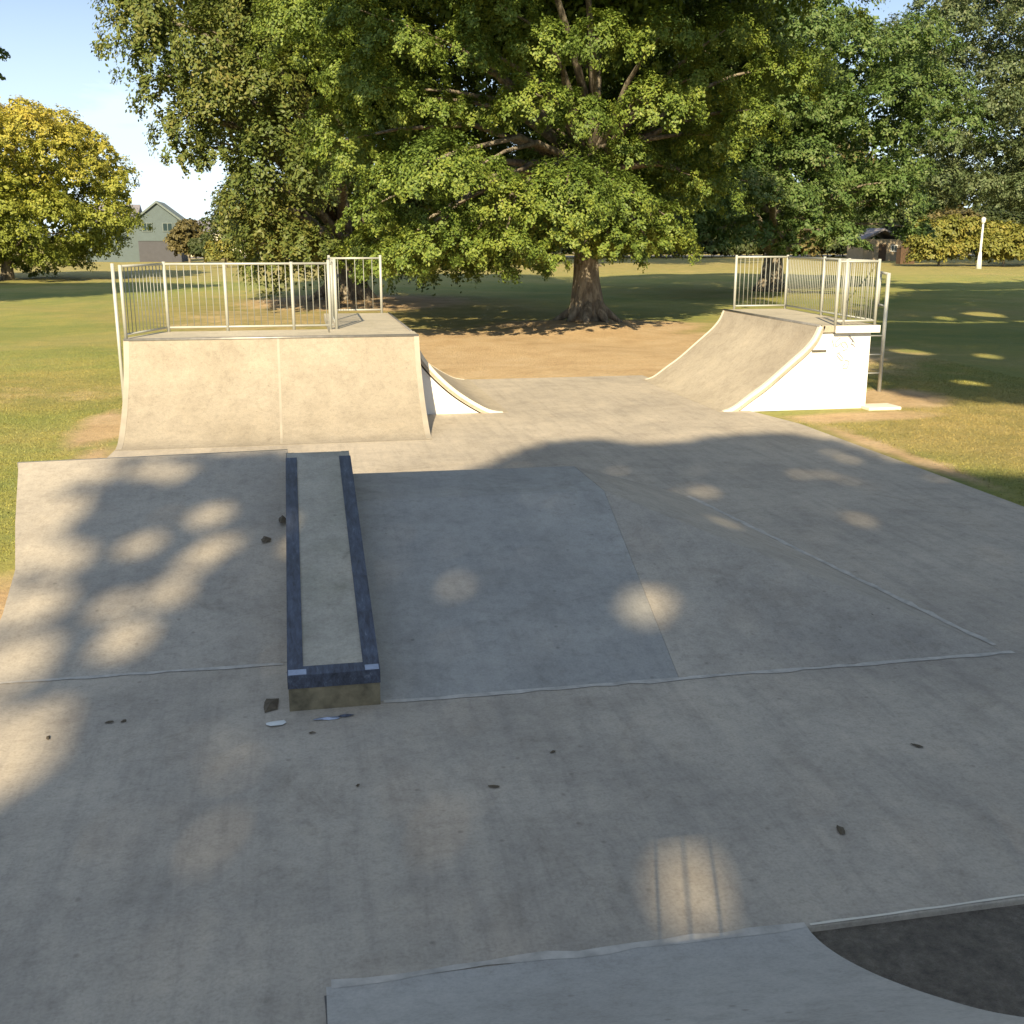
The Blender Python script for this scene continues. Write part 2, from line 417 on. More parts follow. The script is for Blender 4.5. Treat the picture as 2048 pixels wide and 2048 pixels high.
qc = quarter('quarter_pipe', 'quarter pipe with white scribbled side wall on the right of the slab', (6.87, 21.3, 0), R(-90), 4.3, 1.40, 1.70,
        [(0, 1.76), (4.3, 1.76), (4.3, 1.95), (4.37, 1.95), (4.37, 2.76), (0, 3.08)], 2.66, (M['ramp'], M['white'], M['deck']), prof=PC)
b = MB(); b.box(4.371, 4.378, 1.95, 2.76, 1.283, 1.402); b.build('fascia', M['white'], qc)
qd = quarter('quarter_pipe', 'smooth grey near ramp curving up at the bottom edge of the picture', (2.0, 3.69, 0), R(180), 2.02, 1.37, 2.2,
        [(0, 2.3), (2.02, 2.3), (2.02, 4.3), (0, 4.3)], 4.2, (M['smooth'], M['slab'], M['deck']), edge=False,
        prof=[(0, 0), (.12, .02), (.3, .08), (.52, .175), (.75, .29), (.97, .41), (1.15, .515), (1.31, .62), (1.45, .72), (1.6, .83), (1.75, .95), (1.9, 1.08), (2.0, 1.17), (2.12, 1.28), (2.2, 1.37)])
# scribbles and slot on the white wall of the right ramp (thin marker strokes, 2 mm proud)
def scribble(parent, pts, rad=.006):
    b = MB(); b.tube(pts, rad, 5); return b
random.seed(3)
sb = MB()
y0 = 4.266
def stroke(pts):     # (dx along run, z)
    sb.tube([(y0, a, z) for a, z in pts], .006, 5)
for cx, cz, k in ((2.05, 1.12, 0), (2.19, 1.05, 1), (2.30, 1.15, 2), (2.13, .88, 3), (2.25, .74, 4)):
    ph = random.uniform(0, 6)
    stroke([(cx+.05*math.sin(ph+i*.7)*(1+.4*math.sin(i)), cz+.075*math.cos(ph+i*.55+k)) for i in range(11)])
stroke([(1.95, 1.16), (1.99, 1.06), (1.96, .99)]); stroke([(2.35, 1.2), (2.31, 1.09), (2.39, 1.03)])
sb.build('scribble', M['scrawl'], qc)
b = MB(); b.box(4.258, 4.268, 1.60, 1.86, .955, .995); b.build('dark_slot', M['stain'], qc)

# ------------------------------------------------------------------ fun box: kicker bank, right bank with hip, ledge
def zl(y): return .218*(y-7.14)
root = empty('kicker_bank', (-1.2, 7.14, 0)); tag(root, 'sloping concrete bank on the left of the grind box, dappled with sun', 'ramp')
b = MB()
ol = [(-2.22, 7.14), (-2.22, 8.0), (-2.27, 8.65), (-2.44, 9.47), (-2.67, 10.72)]
rt = -.175
vs = []; 
for x, y in ol: vs.append((x+1.2, y-7.14, max(zl(y), .003)))
for x, y in ol: vs.append((rt+1.2, (y if y < 10.7 else 10.80)-7.14, max(zl(y if y < 10.7 else 10.80), .003)))
n = len(ol)
low = [(x, y, -.02) for x, y, z in vs]
V2 = vs+low; fs = [(i, n+i, n+i+1, i+1) for i in range(n-1)] + [(2*n+i, 2*n+i+1, 3*n+i+1, 3*n+i) for i in range(n-1)]
fs += [(i, i+1, 2*n+i+1, 2*n+i) for i in range(n-1)] + [(n+i, 3*n+i, 3*n+i+1, n+i+1) for i in range(n-1)]
fs += [(0, 2*n, 3*n, n), (n-1, 2*n-1, 4*n-1, 3*n-1)]
b.add(V2, fs); b.build('slope', M['bank'], root)
b = MB()
x0, x1 = -2.68+1.2, rt+1.2; yb = 10.72-7.14
b.add([(x0, yb-.012, zl(10.71)+.003), (x1, yb+.07, zl(10.79)+.003), (x1, yb+.10, zl(10.79)+.003), (x0, yb+.02, zl(10.71)+.003),
       (x0, yb-.012, zl(10.71)-.05), (x1, yb+.07, zl(10.79)-.05), (x1, yb+.10, zl(10.79)-.05), (x0, yb+.02, zl(10.71)-.05)],
      [(0, 1, 2, 3), (4, 7, 6, 5), (0, 4, 5, 1), (1, 5, 6, 2), (2, 6, 7, 3), (3, 7, 4, 0)])
b.build('lip_strip', M['coping'], root)

root = empty('hip_bank', (2.5, 6.37, 0)); tag(root, 'long concrete bank with hip corner on the right of the grind box', 'ramp')
H0 = .62; yt = 6.37+H0/.218
def face(name, pts, mat, thick=.02):
    b = MB(); k = len(pts)
    P = [(x-2.5, y-6.37, z) for x, y, z in pts]
    b.add(P+[(x, y, -.03) for x, y, z in P], [tuple(range(k)), tuple(range(k, 2*k))[::-1]] + [(i, i+k, (i+1) % k+k, (i+1) % k) for i in range(k)])
    return b.build(name, mat, root)
face('front_slope', [(.385, 6.37, .003), (2.37, 6.37, .003), (2.64, yt, H0), (.385, yt, H0)], M['bankblue'])
face('hip_slope', [(2.372, 6.37, .003), (4.78, 6.37, .003), (2.642, yt, H0)], M['bank'])
face('side_slope', [(4.78, 6.372, .003), (4.20, 11.4, .003), (2.64, 10.3, H0), (2.642, yt+.003, H0)], M['bank'])
face('flat_top', [(.385, yt+.002, H0), (2.638, yt+.002, H0), (2.636, 10.3, H0), (.385, 10.36, H0)], M['bankblue'])
face('back_slope', [(.385, 10.362, H0), (2.636, 10.302, H0), (4.20, 11.402, .003), (.385, 11.9, .003)], M['bank'])
# mortar seams at the toes of the banks and the near ramp
def seam(pts, w, mat, label, z=.004, jit=.012, name='mortar_seam', parent=None):
    b = MB(); P = []
    for (ax, ay), (bx, by) in zip(pts[:-1], pts[1:]):
        k = max(2, int(math.hypot(bx-ax, by-ay)/.12))
        P += [(ax+(bx-ax)*i/k, ay+(by-ay)*i/k) for i in range(k)]
    P.append(pts[-1]); L = []; Rr = []
    for i, (x, y) in enumerate(P):
        a = P[max(0, i-1)]; c = P[min(len(P)-1, i+1)]; d = math.hypot(c[0]-a[0], c[1]-a[1])
        nx_, ny_ = -(c[1]-a[1])/d, (c[0]-a[0])/d; ww = w*random.uniform(.55, 1.3); o = random.uniform(-jit, jit)
        L.append((x+nx_*(ww/2+o), y+ny_*(ww/2+o), z)); Rr.append((x-nx_*(ww/2-o), y-ny_*(ww/2-o), z))
    n = len(P); b.add(L+Rr, [(i, i+1, n+i+1, n+i) for i in range(n-1)])
    o = b.build(name, mat); tag(o, kind='structure'); return o
seam([(-2.25, 7.13), (-.22, 7.12)], .05, M['joint'], '')
seam([(.41, 6.345), (2.4, 6.35), (4.85, 6.35)], .055, M['joint'], '')
seam([(4.80, 6.5), (4.32, 10.6), (4.23, 11.3)], .06, M['joint'], '')
seam([(0.0, 3.72), (1.0, 3.725), (2.0, 3.72)], .045, M['joint'], '')
seam([(-.015, 3.66), (-.02, 2.2)], .02, M['crack'], '', jit=.003, name='open_joint')
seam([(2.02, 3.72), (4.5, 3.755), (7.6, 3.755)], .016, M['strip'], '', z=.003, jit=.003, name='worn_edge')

# the ledge
TH = math.atan(.218); bz = lambda y: .235+.218*(y-6.33)
root = empty('grind_box', (.105, 6.33, 0)); tag(root, 'long concrete grind box with dark blue steel edges running up the bank', 'ledge')
xa, xb, L = -.28, .285, 3.39
def bz0(y): return .235+.218*y
def sl(b, x0, x1, y0, y1, d0, d1):  # sloped slab: heights relative to top plane
    b.add([(x0, y0, bz0(y0)+d0), (x1, y0, bz0(y0)+d0), (x1, y1, bz0(y1)+d0), (x0, y1, bz0(y1)+d0),
           (x0, y0, bz0(y0)+d1), (x1, y0, bz0(y0)+d1), (x1, y1, bz0(y1)+d1), (x0, y1, bz0(y1)+d1)],
          [(0, 3, 2, 1), (4, 5, 6, 7), (0, 1, 5, 4), (1, 2, 6, 5), (2, 3, 7, 6), (3, 0, 4, 7)])
b = MB()
b.prism_x([(0, -.02), (0, bz0(0)-.004), (L, bz0(L)-.004), (L+.9, .05+.218*3.3), (L+.9, -.02)], xa+.006, xb-.006); 
b.build('concrete_core', M['boxtop'], root)
b = MB(); b.box(xa+.002, xb-.002, -.0045, .004, -.01, .152); b.build('dirty_front', M['dirtyc'], root)
for x0, x1, xs in ((xa, xa+.095, xa-.002), (xb-.10, xb, xb-.004)):
    b = MB(); sl(b, x0, x1, -.006, L-.12, -.012, .004); sl(b, xs, xs+.006, -.006, L-.12, -.085, .0035)
    b.build('steel_edge', M['blue'], root)
b = MB(); sl(b, xa+.095, xb-.10, -.006, .085, -.012, .0035); b.box(xa, xb, -.010, -.002, .150, .2365)
b.build('steel_front_edge', M['blue'], root)
for x0, wd in ((xa+.005, .11), (xb-.09, .085)):
    b = MB(); sl(b, x0, x0+wd, -.004, .05, .0, .0062); b.build('worn_corner', M['shine'], root)
for x0 in (xa+.001, xb-.075):
    b = MB(); sl(b, x0, x0+.07, L-.10, L+.01, -.02, -.006); b.build('cut_end', M['stain'], root)

# debris at the foot of the ledge
def flake(name, x, y, z, sx, sy, mat, seed, zr=0, h=.012):
    r = random.Random(seed); b = MB(); n = 9; P = []
    for i in range(n):
        a = 2*math.pi*i/n; k = r.uniform(.65, 1.1); P.append((sx*k*math.cos(a), sy*k*math.sin(a)))
    b.add([(px, py, r.uniform(0, h*.6)) for px, py in P]+[(0, 0, h)], [(i, (i+1) % n, n) for i in range(n)]+[tuple(range(n))[::-1]])
    o = b.build(name, mat); o.location = (x, y, z); o.rotation_euler = (0, 0, zr); return o
tag(flake('paint_chip', -.255, 6.16, .003, .06, .05, M['trim'], 2), 'pale paint chip on the slab at the left foot of the grind box', 'debris')
tag(flake('steel_offcut', .05, 6.17, .003, .085, .022, M['shine'], 5), 'shiny pale blue steel scrap on the slab in front of the grind box', 'debris')
tag(flake('steel_offcut', .16, 6.19, .003, .06, .02, M['blue'], 6), 'small blue steel scrap right of the shiny one in front of the grind box', 'debris')
tag(flake('leaf_pile', -.29, 6.44, .003, .06, .12, M['leafdry'], 8, 0, .02), 'dark clump of leaf litter beside the near left corner of the grind box', 'leaf litter')
tag(flake('leaf_pile', -.36, 8.94, zl(8.94)-.002, .05, .10, M['leafdry'], 9, 0, .03), 'dark mossy clump on the left bank beside the grind box', 'leaf litter')
tag(flake('leaf_pile', -.225, 9.3, zl(9.3)-.004, .035, .2, M['leafdry'], 10, 0, .025), 'thin dark strip of litter against the left side of the grind box', 'leaf litter')
for k, (x, y, z, s_, lb) in enumerate([
    (-1.245, 6.37, .003, .035, 'dark fallen leaf in the sun streak at the left, nearest the bank'), (-1.16, 6.37, .003, .03, 'thin dark fallen leaf just right of another leaf at the left'),
    (-1.56, 6.22, .003, .03, 'brown fallen leaf in the sun streak at the far left'), (.90, 5.15, .003, .035, 'fallen leaf on the slab below the middle of the picture'),
    (1.30, 5.48, .003, .022, 'tiny fallen leaf on the slab right of the middle'), (2.51, 4.39, .003, .045, 'dark fallen leaf above the bare soil corner'),
    (3.38, 5.15, .003, .04, 'dark fallen leaf near the right edge of the picture'), (-.04, 5.99, .003, .025, 'tiny dark leaf in front of the grind box'),
    (.19, 5.3, .003, .02, 'tiny leaf on the slab below the grind box'), (4.08, 6.95, .12, .03, 'dark leaf on the hip slope near its right corner')]):
    tag(flake('fallen_leaf', x, y, z, s_, s_*.45, M['leafdry'], 30+k, k*.9, .012), lb, 'leaf', 'fallen leaves on the concrete')
tag(flake('white_litter', 3.17, 7.08, .135, .022, .02, M['trim'], 60), 'tiny white scrap of litter on the hip slope', 'litter')

# ------------------------------------------------------------------ railings
bar_cache = {}
def railing(name, label, runs, zb, zt, posts, parent_loc, cat='railing', gap=.105, rp=.026, group=None):
    root = empty(name, parent_loc); tag(root, label, cat, group)
    ox, oy, oz = parent_loc
    for (x, y, z0, z1) in posts:
        b = MB(); b.tube([(x-ox, y-oy, z0-oz), (x-ox, y-oy, z1-oz)], rp, 10); b.build('post', M['rail'], root, True)
    key = round(zt-zb, 3)
    if key not in bar_cache:
        b = MB(); b.tube([(0, 0, .07), (0, 0, zt-zb-.02)], .0068, 6); o = b.build('baluster', M['bar'], root, True)
        bar_cache[key] = o.data; bpy.data.objects.remove(o)
    for (ax, ay), (bx, by) in runs:
        for nm, z, rr in (('top_rail', zt-.02, .019), ('bottom_rail', zb+.07, .017)):
            b = MB(); b.tube([(ax-ox, ay-oy, z-oz), (bx-ox, by-oy, z-oz)], rr, 8); b.build(nm, M['rail'], root, True)
        d = math.hypot(bx-ax, by-ay); k = int(d/gap)
        for i in range(1, k):
            o = bpy.data.objects.new('baluster', bar_cache[key]); o.location = (ax-ox+(bx-ax)*i/k, ay-oy+(by-ay)*i/k, zb-oz)
            o.parent = root; col.objects.link(o)
    return root
dz = 1.372
railing('steel_railing', 'pale steel railing with thin bars around the back of the left ramp deck',
    [((-2.54, 16.98), (-2.08, 18.2)), ((-2.08, 18.2), (.55, 18.2))], dz, 2.45,
    [(-2.54, 16.98, dz, 2.45), (-2.66, 17.08, -.05, 2.47), (-2.06, 18.2, dz, 2.47), (-1.14, 18.2, dz, 2.45), (-.09, 18.2, dz, 2.46), (.50, 18.2, dz, 2.48)], (-1, 18.2, dz))
railing('steel_railing', 'taller narrow steel railing at the far end of the left ramp deck',
    [((.60, 18.28), (.62, 21.95)), ((.62, 21.95), (1.62, 21.95))], dz, 2.46,
    [(.60, 18.24, dz, 2.50), (.62, 21.95, dz, 2.5), (1.62, 21.95, dz, 2.5), (.61, 20.1, dz, 2.46)], (.6, 20, dz), gap=.16)
railing('steel_railing', 'steel railing of thin bars around the deck of the right ramp',
    [((8.78, 21.25), (9.88, 21.22)), ((9.88, 21.22), (9.56, 17.0)), ((9.56, 17.0), (8.84, 17.0))], 1.405, 2.47,
    [(8.78, 21.25, 1.4, 2.49), (9.88, 21.22, 1.4, 2.49), (9.73, 19.3, 1.4, 2.49), (9.56, 17.0, 1.4, 2.49), (8.84, 17.0, 1.4, 2.5), (8.98, 17.0, 1.4, 2.49), (9.65, 18.2, 1.4, 2.48)], (9.3, 19, 1.4), gap=.085)
# access ladder rails by the right ramp
root = empty('access_ladder', (10.7, 18.75, 0)); tag(root, 'pale steel ladder post standing behind the right ramp', 'ladder')
b = MB(); b.tube([(0.05, 0, -.08), (.05, 0, 2.2)], .036, 10); b.build('post', M['rail'], root, True)
b = MB(); b.tube([(.12, .45, 1.55), (.12, .45, 2.22)], .04, 10); b.build('post', M['rail'], root, True)
b = MB(); b.tube([(.05, 0, 2.18), (.12, .45, 2.2)], .024, 8); b.tube([(.05, 0, 1.6), (.12, .45, 1.6)], .02, 8); b.build('rail', M['rail'], root, True)
for z in (.35, .7, 1.05): 
    b = MB(); b.tube([(.05, 0, z), (-.75, .05, z)], .015, 6); b.build('rung', M['rail'], root, True)
b = MB(); b.tube([(-.78, .05, -.06), (-.78, .05, 1.35)], .02, 8); b.build('post', M['rail'], root, True)
railing('steel_railing', 'steel railing around the near ramp deck', [((.0, .08), (2.0, .08))], 1.375, 2.74, [(0, .08, 1.37, 2.74), (2.0, .08, 1.37, 2.74)], (1, .08, 1.37), gap=.12)

# ------------------------------------------------------------------ foliage generators
def leafmesh(name, P, Nn, S_, wid=.55):
    n = len(P)
    Nn = Nn/np.linalg.norm(Nn, axis=1, keepdims=True)
    rv = rng.normal(size=(n, 3)); rv[:, 2] -= .6
    T = rv-(rv*Nn).sum(1, keepdims=True)*Nn; T /= np.linalg.norm(T, axis=1, keepdims=True)
    B = np.cross(Nn, T); s = S_[:, None]
    cup = Nn*s*rng.uniform(-.25, .25, (n, 1))
    v = np.stack([P-T*s*.5, P+B*s*wid*.5+cup, P+T*s*.5, P-B*s*wid*.5+cup], 1).reshape(-1, 3)
    return npmesh(name, v, np.arange(4*n).reshape(-1, 4))

def pad_leaves(c, r, tufts, per, droop=.25, flat=.55, size=.13, strand=1.0, sig=.10, out=.8):
    """one bough: a dome of tufts"""
    d = rng.normal(size=(tufts, 3)); d /= np.linalg.norm(d, axis=1, keepdims=True)
    d[:, 2] = np.abs(d[:, 2])*1.0 - .22*(rng.random(tufts) < .35)
    rad = r*rng.uniform(.62, 1.05, (tufts, 1))
    T = d*rad*np.array([1, 1, flat]); rho = np.hypot(T[:, 0], T[:, 1])/r
    T[:, 2] -= droop*r*rho**2
    T += c
    P = np.repeat(T, per, 0); D = np.repeat(d, per, 0); k = len(P)
    g = rng.normal(size=(k, 3))*sig*r*np.array([1, 1, .8])
    g[:, 2] -= np.abs(rng.normal(size=k))*sig*r*(strand-1)*1.6
    P = P+g
    Nn = D*1.1 + rng.normal(size=(k, 3))*.42 + np.array([0, 0, .3])
    return P, Nn, size*rng.uniform(.6, 1.25, k)

def tree(name, label, base, trunk_r, height, crown_c, crown_r, npads, padr, tufts, per, leaf, mat, cat='tree', group=None,
         explicit=(), zmin=None, strand=1.0, droop=.25, flat=.55, flare=1.9, core=9000, core_s=.35, keep=None, limbs=9, lean=(0, 0), coretop=1.0, fill=(.55, 1.0), sig=.10, space=0, corer=.8, rear=False, shade_brim=(), roots=(), lowlimb=.18, trunktop=.7, exden=2.0):
    bx, by = base[:2]; bz_ = GZ + float(gheight(np.array([bx]), np.array([by]))[0])
    root = empty(name, (bx, by, bz_)); tag(root, label, cat, group)
    cc = np.array(crown_c, float)-np.array([bx, by, bz_]); cr = np.array(crown_r, float)
    Ps, Ns, Ss, centres = [], [], [], []
    tries = 0
    while len(centres) < npads and tries < npads*40:
        tries += 1
        d = rng.normal(size=3); d /= np.linalg.norm(d)
        q = cc + d*cr*rng.uniform(*fill)
        if zmin is not None and q[2] < zmin+padr*.3: continue
        if keep is not None and not keep(q+np.array([bx, by, bz_])): continue
        if space and centres:
            dd = np.array([c[0] for c in centres])-q; dd[:, 2] *= 1.2
            if (dd**2).sum(1).min() < (space*padr)**2: continue
        centres.append((q, padr*rng.uniform(.7, 1.2)))
    for (x, y, z, r) in explicit: centres.append((np.array([x-bx, y-by, z-bz_]), r))
    nc = len(centres)-len(explicit)
    for ci, (q, r) in enumerate(centres):
        t = max(6, int(tufts*(r/padr)**1.5*(exden if ci >= nc else 1)))
        p_, n_, s_ = pad_leaves(q, r, t, per, droop, flat, leaf, strand, sig)
        Ps.append(p_); Ns.append(n_); Ss.append(s_)
    if core:
        d = rng.normal(size=(core, 3)); d /= np.linalg.norm(d, axis=1, keepdims=True)
        rad_ = (rng.random((core, 1))**.5)*corer
        if rear:      # boughs on the side away from the path close the crown behind
            h_ = core//2; d[:h_, 1] = np.abs(d[:h_, 1]); rad_[:h_] = rng.uniform(.80, .98, (h_, 1))
        p_ = cc + d*cr*rad_
        ok = (p_[:, 2] > (zmin if zmin is not None else 0)+1.2)
        if keep is not None: ok &= np.array([keep(q+np.array([bx, by, bz_])) for q in p_])
        p_ = p_[ok]
        Ps.append(p_); Ns.append(rng.normal(size=p_.shape)); Ss.append(core_s*rng.uniform(.6, 1.3, len(p_)))
    for (x0, x1, y0, y1, z0, z1, nb, sb) in shade_brim:      # leaf clouds added out of view to keep sun off the crown
        g = rng.uniform(-1, 1, (nb*3, 3)); g = g[(g**2).sum(1) < 1][:nb]
        wob = .6*np.sin(g[:, 0]*7+bx)[:, None]*np.array([0, .5, .8])
        p_ = np.array([(x0+x1)/2-bx, (y0+y1)/2-by, (z0+z1)/2-bz_]) + g*np.array([(x1-x0)/2, (y1-y0)/2, (z1-z0)/2]) + wob
        Ps.append(p_); Ns.append(rng.normal(size=p_.shape)+np.array([0, -.5, .5])); Ss.append(sb*rng.uniform(.6, 1.3, len(p_)))
    P = np.concatenate(Ps); Nn = np.concatenate(Ns); S_ = np.concatenate(Ss)
    ok = P[:, 2] > .12; P, Nn, S_ = P[ok], Nn[ok], S_[ok]
    link('crown', leafmesh('crown', P, Nn, S_), mat, root)
    # trunk with root flare + limbs
    b = MB(); rr = random.Random(int(bx*13+by)); th = height*trunktop
    pts = []; rad = []
    for i in range(12):
        t = i/11; z = -.35 + (th+.35)*t
        pts.append((lean[0]*t + .12*math.sin(t*5+bx), lean[1]*t+.10*math.cos(t*4), z))
        rad.append(trunk_r*((1-t)**.8*.85+.12)*(1+(flare-1)*math.exp(-max(z, 0)/(trunk_r*1.3))))
    b.tube(pts, rad, 18)
    if flare > 1.4:
        for k in range(7):
            a = k*.9+rr.uniform(-.2, .2); e = trunk_r*rr.uniform(1.9, 2.9)
            b.tube([(math.cos(a)*trunk_r*.35, math.sin(a)*trunk_r*.35, trunk_r*1.8), (math.cos(a)*trunk_r*.95, math.sin(a)*trunk_r*.95, trunk_r*.75), (math.cos(a)*e, math.sin(a)*e, -.12)],
                   [trunk_r*.30, trunk_r*.38, trunk_r*.12], 8)
    for a, e, hh in roots:
        b.tube([(math.cos(a)*.05, math.sin(a)*.05, hh), (math.cos(a)*e*.35, math.sin(a)*e*.35, hh*.55), (math.cos(a)*e*.7, math.sin(a)*e*.7, hh*.2), (math.cos(a)*e, math.sin(a)*e, -.12)], [trunk_r*.7, trunk_r*.62, trunk_r*.42, trunk_r*.12], 10)
    big = sorted(centres, key=lambda c: rr.random())[:limbs] + [c for c in centres[-len(explicit):] if explicit]
    for q, r in big:
        z0 = min(th*.85, max(th*lowlimb, q[2]*.55)); t = z0/th
        st = Vector((lean[0]*t, lean[1]*t, z0)); en = Vector(q); mid = st.lerp(en, .5)+Vector((rr.uniform(-.4, .4), rr.uniform(-.4, .4), .12*(en-st).length))
        q1 = st.lerp(mid, .5)+Vector((rr.uniform(-.15, .15), 0, .1)); q2 = mid.lerp(en, .55)+Vector((rr.uniform(-.3, .3), rr.uniform(-.3, .3), .1))
        k = trunk_r*.34
        b.tube([st, q1, mid, q2, en], [k, k*.75, k*.5, k*.3, k*.1], 7)
    b.build('trunk', M['bark'], root, True)
    return root

SUN_EL, SUN_AZ = 30.5, 17.0
S = np.array([-math.sin(R(SUN_AZ))*math.cos(R(SUN_EL)), -math.cos(R(SUN_AZ))*math.cos(R(SUN_EL)), math.sin(R(SUN_EL))])

# --- centre elm
exC = []
rr = random.Random(5)
def W(px, Yy, py):      # notes: direction table worked out from the photograph, returned as world point
    f = 2160.; pit = R(14.3); yw = R(11); a = (px-1024)/f; bb = -(py-1024)/f
    d = (math.sin(yw)*math.cos(pit)+a*math.cos(yw)+bb*math.sin(yw)*math.sin(pit), math.cos(yw)*math.cos(pit)-a*math.sin(yw)+bb*math.cos(yw)*math.sin(pit), -math.sin(pit)+bb*math.cos(pit))
    t = Yy/d[1]; return (d[0]*t, Yy, 2.85+d[2]*t)
for px, py, Yy, r in [(1130, 372, 29.5, 1.75), (1030, 395, 29.2, 1.35), (1240, 385, 29.8, 1.35), (1180, 345, 30.5, 1.3), (885, 315, 29.5, 1.6), (800, 345, 29.5, 1.15), (960, 330, 30, 1.2),
                      (1010, 470, 29, 1.0), (930, 490, 29.5, 1.1), (850, 485, 29.5, 1.1), (790, 510, 30, 1.0), (1080, 500, 29.6, .8), (1145, 455, 29.4, 1.0), (1195, 430, 29.6, 1.0), (1120, 425, 29.5, 1.0), (1215, 470, 29.5, .7), (1290, 470, 30.5, .85), (1330, 430, 31, .9), (1230, 480, 29.5, .8), (880, 425, 30, .9)]:
    x, y, z = W(px, Yy, py); exC.append((x, y, z, r))
for px, py, Yy, r in [(1090, 75, 29.5, 1.2), (1200, 60, 30, 1.2), (1065, 185, 29.6, 1.3), (1160, 215, 30, 1.1), (1310, 190, 30, 1.45), (1400, 150, 31, 1.3), (800, 70, 30, 1.25), (765, 175, 30.5, 1.1), (860, 195, 31, 1.15),
                      (930, 90, 30.5, 1.2), (1330, 60, 30, 1.2), (1450, 60, 31, 1.3), (1500, 220, 32, 1.2), (1420, 270, 32, 1.2), (690, 280, 32, 1.15), (960, 215, 31.5, .9), (1250, 290, 31, .9), (730, 420, 32, .9), (1000, 10, 30, 1.3), (1560, 130, 33, 1.3), (1380, 350, 33, .9), (720, 20, 31, 1.1), (790, 505, 33, 1.3), (870, 500, 33.5, 1.3), (950, 500, 33, 1.3), (1030, 495, 33.5, 1.3), (830, 470, 35.5, 1.5), (930, 465, 36, 1.6), (1030, 465, 36, 1.5), (1240, 470, 34, 1.3), (1320, 465, 34.5, 1.4), (1290, 440, 37, 1.6), (750, 480, 37, 1.4)]:
    x, y, z = W(px, Yy, py); exC.append((x, y, z, r))
tree('elm_tree', 'large green elm with thick flared trunk in the centre behind the ramps', (9.3, 34.7), .47, 18, (8.3, 35.5, 11.5), (8.8, 7.8, 8.6), 190, 1.55, 80, 56, .104, M['leafC'],
     explicit=exC, zmin=2.7, core=70000, core_s=.27, droop=.55, flat=.5, limbs=7, exden=1.2, sig=.062, space=1.4, corer=.5, rear=True, trunktop=.5, strand=1.7, flare=1.7, lowlimb=.5,  shade_brim=[(-1, 17.5, 26.0, 33.5, 11.0, 18.5, 42000, .26), (-1.5, 1.2, 22, 26, 10.3, 12.8, 2600, .24), (2.6, 4.6, 22, 26, 10.6, 13, 2200, .24), (7.6, 10.8, 22, 26, 10.4, 13, 3200, .24)], fill=(.72, 1.0), keep=lambda q: q[2] > 10.2 or q[1] > 34)  # high forward leaf clouds are added, unseen, to throw dark patches on the crown
# --- left weeping tree
exL = []
for px, py, Yy, r in [(265, 20, 44, 1.5), (300, 90, 44, 1.4), (330, 150, 44, 1.3), (360, 230, 44, 1.3), (370, 290, 44, .9), (435, 285, 44, 1.1), (490, 380, 44, 1.4), (525, 440, 44, 1.3), (540, 430, 43, 1.4), (600, 470, 43, 1.2),
                      (520, 490, 43, 1.0), (650, 290, 42, 1.7), (690, 330, 41, 1.3), (640, 480, 43, 1.2), (430, 180, 43, 1.7), (420, 60, 43, 1.8), (560, 250, 43, 1.8), (520, 120, 43, 2.0)]:
    x, y, z = W(px, Yy, py); exL.append((x, y, z, r))
def keepL(q):
    ang = math.degrees(math.atan2(q[0], q[1])); el = math.degrees(math.atan2(q[2]-2.85, q[1]/math.cos(R(ang))))
    # slanting left side of the crown: wide above, drawn in towards the ground
    return q[0] > -5.9 + max(0, 12.5-q[2])*.5 and not (q[0] > -.4 and 38 < q[1] < 50 and q[2] < 12.5)
tree('weeping_tree', 'dense dark tree with hanging foliage behind the left ramp railing', (2.1, 51), .75, 17, (1.5, 50, 11.5), (10.5, 8.5, 10.5), 200, 1.8, 66, 32, .17, M['leafL'],
     explicit=exL, zmin=1.3, core=60000, core_s=.33, strand=2.6, droop=.8, flat=.75, limbs=10, keep=keepL, sig=.07, space=1.5, corer=.55, rear=True, trunktop=.5, exden=1.2, shade_brim=[(-5.5, 9.5, 41.5, 48, 13.0, 20, 26000, .34), (-1.0, 9.0, 36.8, 42, 12.2, 16, 14000, .28)], fill=(.7, 1.0))  # unseen leaf clouds in front are added to shade the upper crown
# --- trees to the right of the elm
exR = []
for px, py, Yy, r in [(1480, 360, 50, 2.3), (1560, 380, 50, 2.0), (1400, 400, 50, 1.9), (1400, 470, 50, 1.5), (1500, 455, 50, 1.6), (1620, 440, 50, 1.6), (1680, 470, 50, 1.4), (1580, 490, 50, 1.0), (1800, 400, 56, 2.2), (1740, 380, 56, 2.0), (1830, 455, 56, 1.2)]:
    x, y, z = W(px, Yy, py); exR.append((x, y, z, r))
tree('spreading_tree', 'spreading green tree with bare forked limbs behind the right ramp railing', (25.6, 57), .55, 15, (25.0, 57, 9.4), (10.2, 7, 6.2), 110, 1.9, 64, 28, .19, M['leafR'],
     explicit=exR, zmin=2.4, core=32000, core_s=.36, droop=.45, limbs=12, space=1.35, corer=.5, rear=True, exden=1.2, sig=.07, fill=(.7, 1.0), flat=.5)
tree('grey_green_tree', 'tall grey green crown filling the right edge of the picture', (82, 104), .6, 27, (75, 104, 17.0), (17, 9, 13.0), 130, 3.0, 60, 24, .32, M['leafG'],
     zmin=5.0, core=16000, core_s=.55, strand=1.4, limbs=14, space=1.25, corer=.5, rear=True, sig=.075, fill=(.6, 1.0))
tree('tall_tree', 'tall dark tree between the elm and the right hand trees', (28.2, 106), .6, 27, (36, 108, 18.0), (15, 9, 14), 100, 3.2, 46, 16, .38, M['leafC'],
     zmin=4.0, core=12000, core_s=.7, limbs=12)
